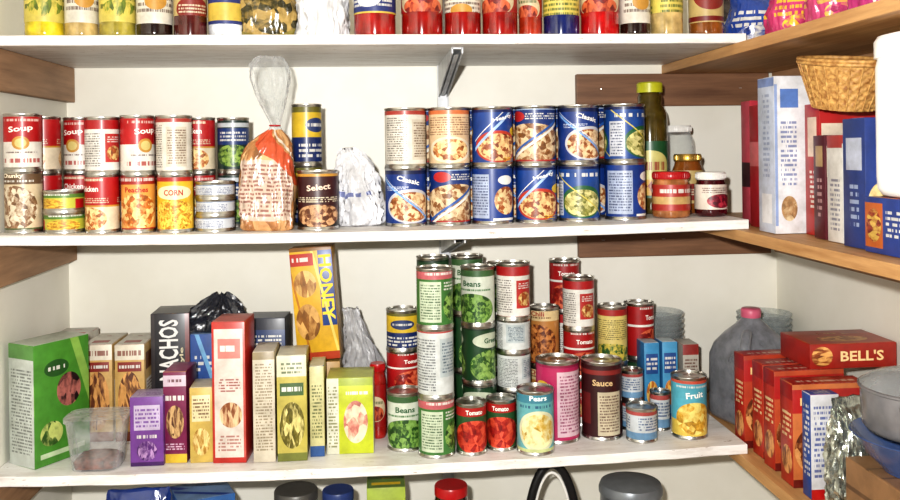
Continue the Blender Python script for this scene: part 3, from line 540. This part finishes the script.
# ------ right bottom shelf
zq=zs('rb',.9)+.0006
def stuff(c): return fl(c,[('f',.42,.36,.40,.27,C(120,56,26),C(226,160,96),6),('r',0,1,.72,.95,C(176,28,24)),('t',.1,.9,.76,.9,1,C(240,216,150),9),('r',0,1,0,.08,C(110,24,18))])
SPN=fl(C(180,44,30),[('f',.5,.24,.4,.14,C(130,60,26),C(226,160,96),5),('t',.15,.85,.45,.72,3,C(236,210,160),5),('r',0,1,.84,1,C(150,22,20))])
TOPR=fl(C(170,30,26),[('t',.1,.9,.2,.8,1,C(226,200,180),12)])
for i,(x0,y0,th,c) in enumerate([(.730,1.70,.045,C(180,64,36)),(.740,1.637,.045,C(186,70,40)),(.734,1.574,.045,C(190,80,44)),(.730,1.490,.050,C(200,116,64))]):
    book('stuffing_mix_carton',x0,x0+.138,y0,y0+th,.186-.003*(i%2),SPN,stuff(c),TOPR,z=zq,rot=random.uniform(-2,2),texts=[('Stuffing','f',.5,.82,.08,.014,0,C(240,226,186))])
box('stuffing_mix_carton',.89,1.633,zq+.1870,.17,.12,.046,fl(C(166,40,28),[('f',.14,.5,.12,.4,C(150,74,30),C(230,170,96),6)]),fl(C(160,34,26),[]),fl(C(180,70,44),[('f',.5,.5,.3,.3,C(150,74,30),C(226,170,96),6)]),texts=[("BELL'S",'f',.60,.5,.085,.020,0,C(236,206,150))])
book('baking_soda_carton',.735,.785,1.436,1.468,.18,fl(C(46,80,156),[('t',.2,.8,.2,.9,8,WHITE,5)]),fl(C(216,216,220),[('t',.1,.9,.2,.9,9,C(60,80,150),10),('r',0,1,.0,.1,RED)]),z=zq)
FOIL=P('foil_wrap',C(196,200,190),.22,.85,var=.4,vs=60,bump=1.0,bs=80)
bm=bmesh.new(); b_loft(bm,[(0,.03,.02,0,0,3),(.004,.042,.030,0,0,3),(.05,.047,.036,0,0,2.4),(.1,.047,.036,0,0,2.3),(.14,.045,.028,0,0,2.3),(.165,.044,.014,0,0,2.5),(.178,.043,.003,0,0,3),(.192,.043,.002,.001,0,3)],120,nz=.16,ns=6,seed=2,sub=6,nzz=60)
finish(bm,'foil_snack_bag',[FOIL],(.782,1.383,zq),(0,0,.25),ang=1.0)
CB=fl(C(150,112,76),[('t',.1,.9,.2,.5,3,C(90,60,40),14),('r',0,1,.6,.66,C(110,80,54))])
bm=bmesh.new(); b_box(bm,-.08,.08,-.08,.08,0,.118,bev=.002); b_box(bm,-.078,.078,-.078,.02,.118,.1186); finish(bm,'storage_carton',[CB],(.808,1.235,zq),smooth=False)
bm=bmesh.new(); b_lathe(bm,[(0,.003,0),(.05,.003,0),(.052,0,0),(.058,0,0),(.06,.005,0),(.085,.028,0),(.1,.052,0),(.103,.055,0),(.101,.056,0),(.082,.03,0),(.05,.01,0),(0,.009,0)],56); finish(bm,'serving_bowl',[P('blue_glaze',C(60,84,130),.2,coat=.5)],(.808,1.235,zq+.1195))
bm=bmesh.new(); GP=P('grey_enamel',C(130,128,130),.25,.3,var=.15)
b_lathe(bm,[(0,.001,0),(.07,0,0),(.08,.004,0),(.086,.012,0),(.088,.065,0),(.091,.067,0),(.091,.07,0),(.088,.071,1),(.07,.084,1),(.04,.093,1),(.012,.096,1),(.008,.1,2),(.014,.11,2),(.016,.116,2),(.012,.12,2),(0,.121,2)],56)
for s in(-1,1): b_tube(bm,[(s*.087,-.02,.055),(s*.105,-.018,.058),(s*.11,0,.06),(s*.105,.018,.058),(s*.087,.02,.055)],.004,8,2)
finish(bm,'cooking_pot',[GP,GLS,LIDB],(.808,1.235,zq+.1195+.0305+.026),(0,0,.9))
HD=clear('milky_plastic',C(136,138,144),.5,.3,lo=.35)
bm=bmesh.new(); b_loft(bm,[(0,.066,.066,0,0,5),(.003,.072,.072,0,0,5),(.012,.0765,.0765,0,0,5),(.05,.0765,.0765,0,0,4.5),(.054,.0745,.0745,0,0,4.5),(.060,.0765,.0765,0,0,4.5),(.14,.0765,.0765,0,0,4),(.165,.070,.070,0,0,3.4),(.19,.052,.052,.0,0,2.8),(.21,.032,.032,0,0,2.2),(.222,.021,.021,0,0,2),(.236,.019,.019,0,0,2)],64)
b_tube(bm,[(-.045,-.045,.2),(-.06,-.06,.195),(-.074,-.074,.17),(-.076,-.076,.13),(-.068,-.068,.10),(-.05,-.05,.09)],.011,14)
b_lathe(bm,[(.0205,.226,1),(.0215,.228,1),(.0215,.243,1),(.019,.246,1),(0,.246,1)],32)
finish(bm,'milk_jug',[HD,LIDP],(.829,1.885,zq),(0,0,.25),ang=1.0)
def bowl(name,x,y,z,r,h,m):
    bm=bmesh.new(); b_lathe(bm,[(0,0,0),(r*.45,0,0),(r*.5,.003,0),(r*.8,h*.45,0),(r*.96,h*.85,0),(r*1.0,h,0),(r*.985,h+.001,0),(r*.94,h*.85,0),(r*.77,h*.47,0),(r*.45,.006,0),(0,.005,0)],56)
    return finish(bm,name,[m],(x,y,z))
GB=clear('pressed_glass',(.5,.54,.54,1),.25,.08)
x7=.66; z7=zb(x7); bm=bmesh.new(); b_loft(bm,[(0,.050,.050,0,0,4),(.003,.055,.055,0,0,4),(.09,.059,.059,0,0,4),(.092,.062,.062,0,0,4,1),(.10,.062,.062,0,0,4,1),(.101,.056,.056,0,0,4,1)],48); finish(bm,'storage_tub',[P('tub_plastic',C(150,154,158),.3,var=.1),LIDW],(x7,2.025,z7))
for i in range(5): bowl('glass_bowl',x7,2.025,z7+.1015+i*.0135,.062,.045,GB)
x8=.925
bm=bmesh.new(); b_lathe(bm,[(0,0,0),(.05,0,0),(.055,.004,0),(.06,.10,0),(.062,.101,1),(.062,.115,1),(.058,.12,1),(0,.12,1)],48); finish(bm,'storage_tin',[P('tin_grey',C(140,142,140),.3,.5),TIN],(x8,2.03,zq))
for i in range(4): bowl('glass_bowl',x8,2.03,zq+.1205+i*.0135,.064,.045,GB)
# ---------------------------------------------------------------- bread bag
BR=LB(C(196,140,92),[('f',.5,.5,.6,.6,C(186,128,80),C(222,176,124),5),('r',.12,.88,.06,.40,C(214,190,172)),('t',.16,.84,.08,.38,8,C(140,84,74),24),('d',.35,1,.60,.72,C(206,90,54)),('d',.35,1,.74,.76,C(226,210,190))],rep=2,name='bread_wrapper',rough=.25,bump=.5)
bm=bmesh.new()
b_loft(bm,[(0,.044,.038,0,0,3.6,0),(.004,.051,.041,0,0,3.4,0),(.03,.053,.042,0,0,3.2,0),(.09,.053,.042,-.001,0,3,0),(.14,.049,.040,.0,0,2.8,0),(.168,.041,.034,.004,0,2.4,0),(.185,.027,.022,.008,0,2.1,0),(.197,.013,.012,.012,0,2,1),(.205,.009,.009,.013,0,2,1),(.215,.012,.010,.012,0,2,1),(.24,.022,.016,.010,0,2,1),(.27,.032,.020,.006,0,2,1),(.30,.040,.020,.002,0,2,1),(.325,.037,.016,-.001,0,2,1),(.338,.028,.010,.001,0,2,1),(.343,.018,.004,.003,0,2,1)],140,nz=.14,ns=3.4,seed=5,cap='open',sub=4,nzz=26,wob=.004)
b_tube(bm,[(.013+.010*math.cos(a),.010*math.sin(a),.205) for a in [2*math.pi*i/20 for i in range(21)]],.0018,6,2)
finish(bm,'bread_bag',[BR,PLB,LIDR],(bx_,1.757,zb(bx_,'mid')),(0,math.radians(1.5),0),ang=1.4)
def bag(name,rings,x,y,z,m,nz=.25,ns=2.6,seed=1,rot=0,nzz=22,wob=.006): 
    bm=bmesh.new(); b_loft(bm,rings,120,nz=nz,ns=ns,seed=seed,sub=5,nzz=nzz,wob=wob); return finish(bm,name,[m],(x,y,z),(0,0,rot),ang=1.2)
def film(name,col,lay,op):
    m=LB(col,lay,rep=2,name=name,rough=.3,bump=.9); nt=m.node_tree; b=nt.nodes['Principled BSDF']; n=N(nt)
    tc=nt.nodes.new('ShaderNodeTexCoord'); nz=n.noise(tc.outputs['Object'],22,4,.6); nt.links.new(n.m('ADD',n.m('MULTIPLY',nz,.8),op-.4,True),b.inputs['Alpha']); return m
wx=X(358,1.82,200)
bag('grocery_bag',[(0,.036,.028,0,0,2.6),(.003,.045,.034,0,0,2.6),(.03,.050,.036,.001,0,2.4),(.07,.045,.034,-.003,0,2.3),(.105,.040,.026,-.006,0,2.2),(.13,.034,.018,-.004,0,2),(.148,.024,.010,-.012,0,2),(.158,.012,.004,-.018,0,2)],wx,1.82,zb(wx,'mid'),film('grocery_bag_print',C(228,228,232),[('t',.25,.75,.34,.46,1,C(90,104,170),9)],.92),nz=.36,seed=9)
bag('plastic_bag',[(0,.034,.028,0,0,2.4),(.003,.040,.030,0,0,2.3),(.06,.046,.034,.004,0,2.2),(.12,.042,.032,-.002,0,2),(.17,.032,.026,-.014,0,2),(.21,.022,.016,-.026,0,2),(.24,.016,.010,-.034,0,2),(.258,.018,.004,-.040,0,2)],-.022,1.91,zb(-.025),film('bag_film',C(206,206,210),[],.55),seed=3,nz=.34)
bag('black_bag',[(0,.04,.028,0,0,2.4),(.003,.054,.032,0,0,2.3),(.03,.056,.034,0,0,2.2),(.05,.046,.026,.008,0,2),(.066,.03,.014,.014,0,2),(.078,.014,.005,.016,0,2)],-.352,1.93,zb(-.35)+.2155,P('black_plastic',C(40,42,50),.22,coat=.5,bump=.8),seed=6,nz=.38)
bag('snack_bag',[(0,.05,.03,0,0,3),(.004,.058,.04,0,0,3),(.06,.060,.045,0,0,2.5),(.12,.055,.04,0,0,2.4),(.16,.05,.01,0,0,3),(.17,.05,.004,0,0,3)],X(267,1.77,20),1.775,zs('top',0)+.0006,LB(C(140,126,60),[('f',.5,.35,.5,.3,C(70,64,34),C(180,150,84),6),('r',0,1,.62,.8,C(60,92,48))],rep=2,name='snack_bag_print',rough=.2,bump=.5),nz=.1,seed=4,wob=.003)
bag('grocery_bag',[(0,.045,.035,0,0,2.6),(.003,.052,.042,0,0,2.4),(.05,.054,.044,0,0,2.2),(.1,.046,.038,0,0,2),(.15,.03,.02,.01,0,2),(.18,.02,.006,.01,0,2)],X(322,1.77,20),1.775,zs('top',0)+.0006,PLW,seed=8)
zt=zs('rt',.9)+.0006
for i,(x,y,c,c2,nm) in enumerate([(.80,1.93,C(50,34,38),WHITE,'spice_bag'),(.80,1.78,C(40,74,160),WHITE,'marshmallow_bag'),(.82,1.63,C(206,64,120),YEL,'candy_bag'),(.83,1.49,C(210,76,130),C(230,190,90),'candy_bag'),(.84,1.36,C(196,60,130),WHITE,'candy_bag')]):
    bag(nm,[(0,.045,.035,0,0,3),(.004,.055,.045,0,0,3),(.05,.06,.05,0,0,2.5),(.09,.05,.035,0,0,2.4),(.12,.05,.008,0,0,3),(.13,.05,.003,0,0,3)],x,y,zt,LB(c,[('t',.1,.9,.3,.6,2,c2,14),('f',.5,.2,.3,.14,c,c2,6)],rep=2,name='bag_print',rough=.25,bump=.5),nz=.1,seed=i,wob=.003)
# ---------------------------------------------------------------- lowest shelf
zl=zs('low',0)+.0006
bag('chip_bag',[(0,.05,.03,0,0,3),(.004,.07,.045,0,0,3),(.1,.075,.055,0,0,2.5),(.25,.065,.04,0,0,2.4),(.31,.06,.01,0,0,3),(.33,.06,.003,0,0,3)],X(138,1.8,490),1.80,zl,LB(C(36,60,130),[('t',.1,.9,.5,.8,2,WHITE,9)],rep=2,name='chip_bag_print',rough=.2),nz=.12,seed=11)
box('freezer_bag_carton',X(200,1.78,490),1.80,zl,.11,.1,.322,fl(C(44,100,166),[('r',.1,.9,.6,.8,WHITE)]),fl(C(40,84,150),[]),fl(C(120,150,190),[('d',1,1,.8,1,BLUE)]),rot=22)
def ljar(name,u,y,r,h,c,l,lid):
    x=X(u,y,490); bm=bmesh.new(); L=h-.02
    b_lathe(bm,[(0,.003,0),(r*.85,0,0),(r,.008,0),(r,.3*h,0),(r+.0004,.3*h,1),(r+.0004,.75*h,1),(r,.75*h,0),(r,L-.03,0),(r*.85,L-.005,0),(r*.84,L,2),(r*.88,L+.001,2),(r*.88,h-.003,2),(r*.84,h,2),(0,h-.001,2)],44,H=h); finish(bm,name,[c,l,lid],(x,y,zl))
ljar('storage_jar',296,1.80,.05,.315,GB,GB,P('dull_lid',C(90,88,84),.4,.4)); ljar('drink_mix_tub',338,1.78,.036,.318,cont('blue_tub',C(30,50,110)),JB,P('navy_lid',C(36,56,110),.4))
box('detergent_carton',X(386,1.8,490),1.81,zl,.078,.07,.318,fl(C(170,190,70),[('r',.1,.9,.5,.8,WHITE)]),fl(C(140,170,60),[]),fl(C(110,140,66),[('r',.1,.9,.3,.6,YEL)]))
ljar('coffee_jar',451,1.76,.038,.325,DARK,JR,LIDR)
bm=bmesh.new(); b_lathe(bm,[(0,0,0),(.07,0,0),(.085,.01,0),(.09,.06,0),(.075,.15,0),(.045,.2,0),(.04,.205,1),(.02,.215,1),(.008,.22,1),(.012,.235,1),(0,.24,1)],48)
b_tube(bm,[(.056*math.cos(a),0,.16+.182*math.sin(a)) for a in [math.pi*i/24 for i in range(25)]],.009,12,1)
b_tube(bm,[(.044*math.cos(a),0,.16+.164*math.sin(a)) for a in [math.pi*i/24 for i in range(25)]],.003,8,2)
b_tube(bm,[(-.08,0,.08),(-.12,0,.12),(-.14,0,.17)],.012,12,0)
finish(bm,'tea_kettle',[P('kettle_enamel',C(40,42,48),.2,coat=.5),LIDB,LIDW],(X(552,1.8,490),1.80,zl))
bm=bmesh.new(); b_lathe(bm,[(0,0,0),(.056,0,0),(.061,.005,0),(.063,.28,0),(.066,.282,1),(.066,.290,1),(.062,.300,1),(.04,.305,1),(0,.307,1)],48); finish(bm,'storage_canister',[P('canister_metal',C(120,124,128),.3,.6),P('grey_lid',C(120,124,128),.35,.3)],(X(632,1.78,490),1.79,zl))
# ---------------------------------------------------------------- light, world, camera
w=bpy.data.worlds.new('room_ambient'); scene.world=w; w.use_nodes=True; bg=w.node_tree.nodes['Background']; bg.inputs[0].default_value=(1,.96,.9,1); bg.inputs[1].default_value=.14
ld=bpy.data.lights.new('camera_flash','AREA'); ld.energy=37; ld.size=.03; ld.color=(1,.985,.96); lo=bpy.data.objects.new('camera_flash',ld); COL.objects.link(lo); lo.location=(-.07,-.03,CAM+.08)
lo.rotation_euler=(Vector((.05,1.75,CAM-.15))-lo.location).to_track_quat('-Z','Y').to_euler()
cd=bpy.data.cameras.new('camera'); cd.lens=35; cd.sensor_width=36; cd.shift_y=-100/900; cd.clip_start=.02
co=bpy.data.objects.new('camera',cd); COL.objects.link(co); co.location=(0,0,CAM)
co.rotation_euler=(Matrix.Rotation(-A,3,'Z')@Matrix.Rotation(math.pi/2,3,'X')@Matrix.Rotation(-RHO,3,'Z')).to_euler()
scene.camera=co
scene.view_settings.view_transform='Standard'
for lk in ('Medium High Contrast','Standard - Medium High Contrast'):
    try: scene.view_settings.look=lk; break
    except Exception: pass
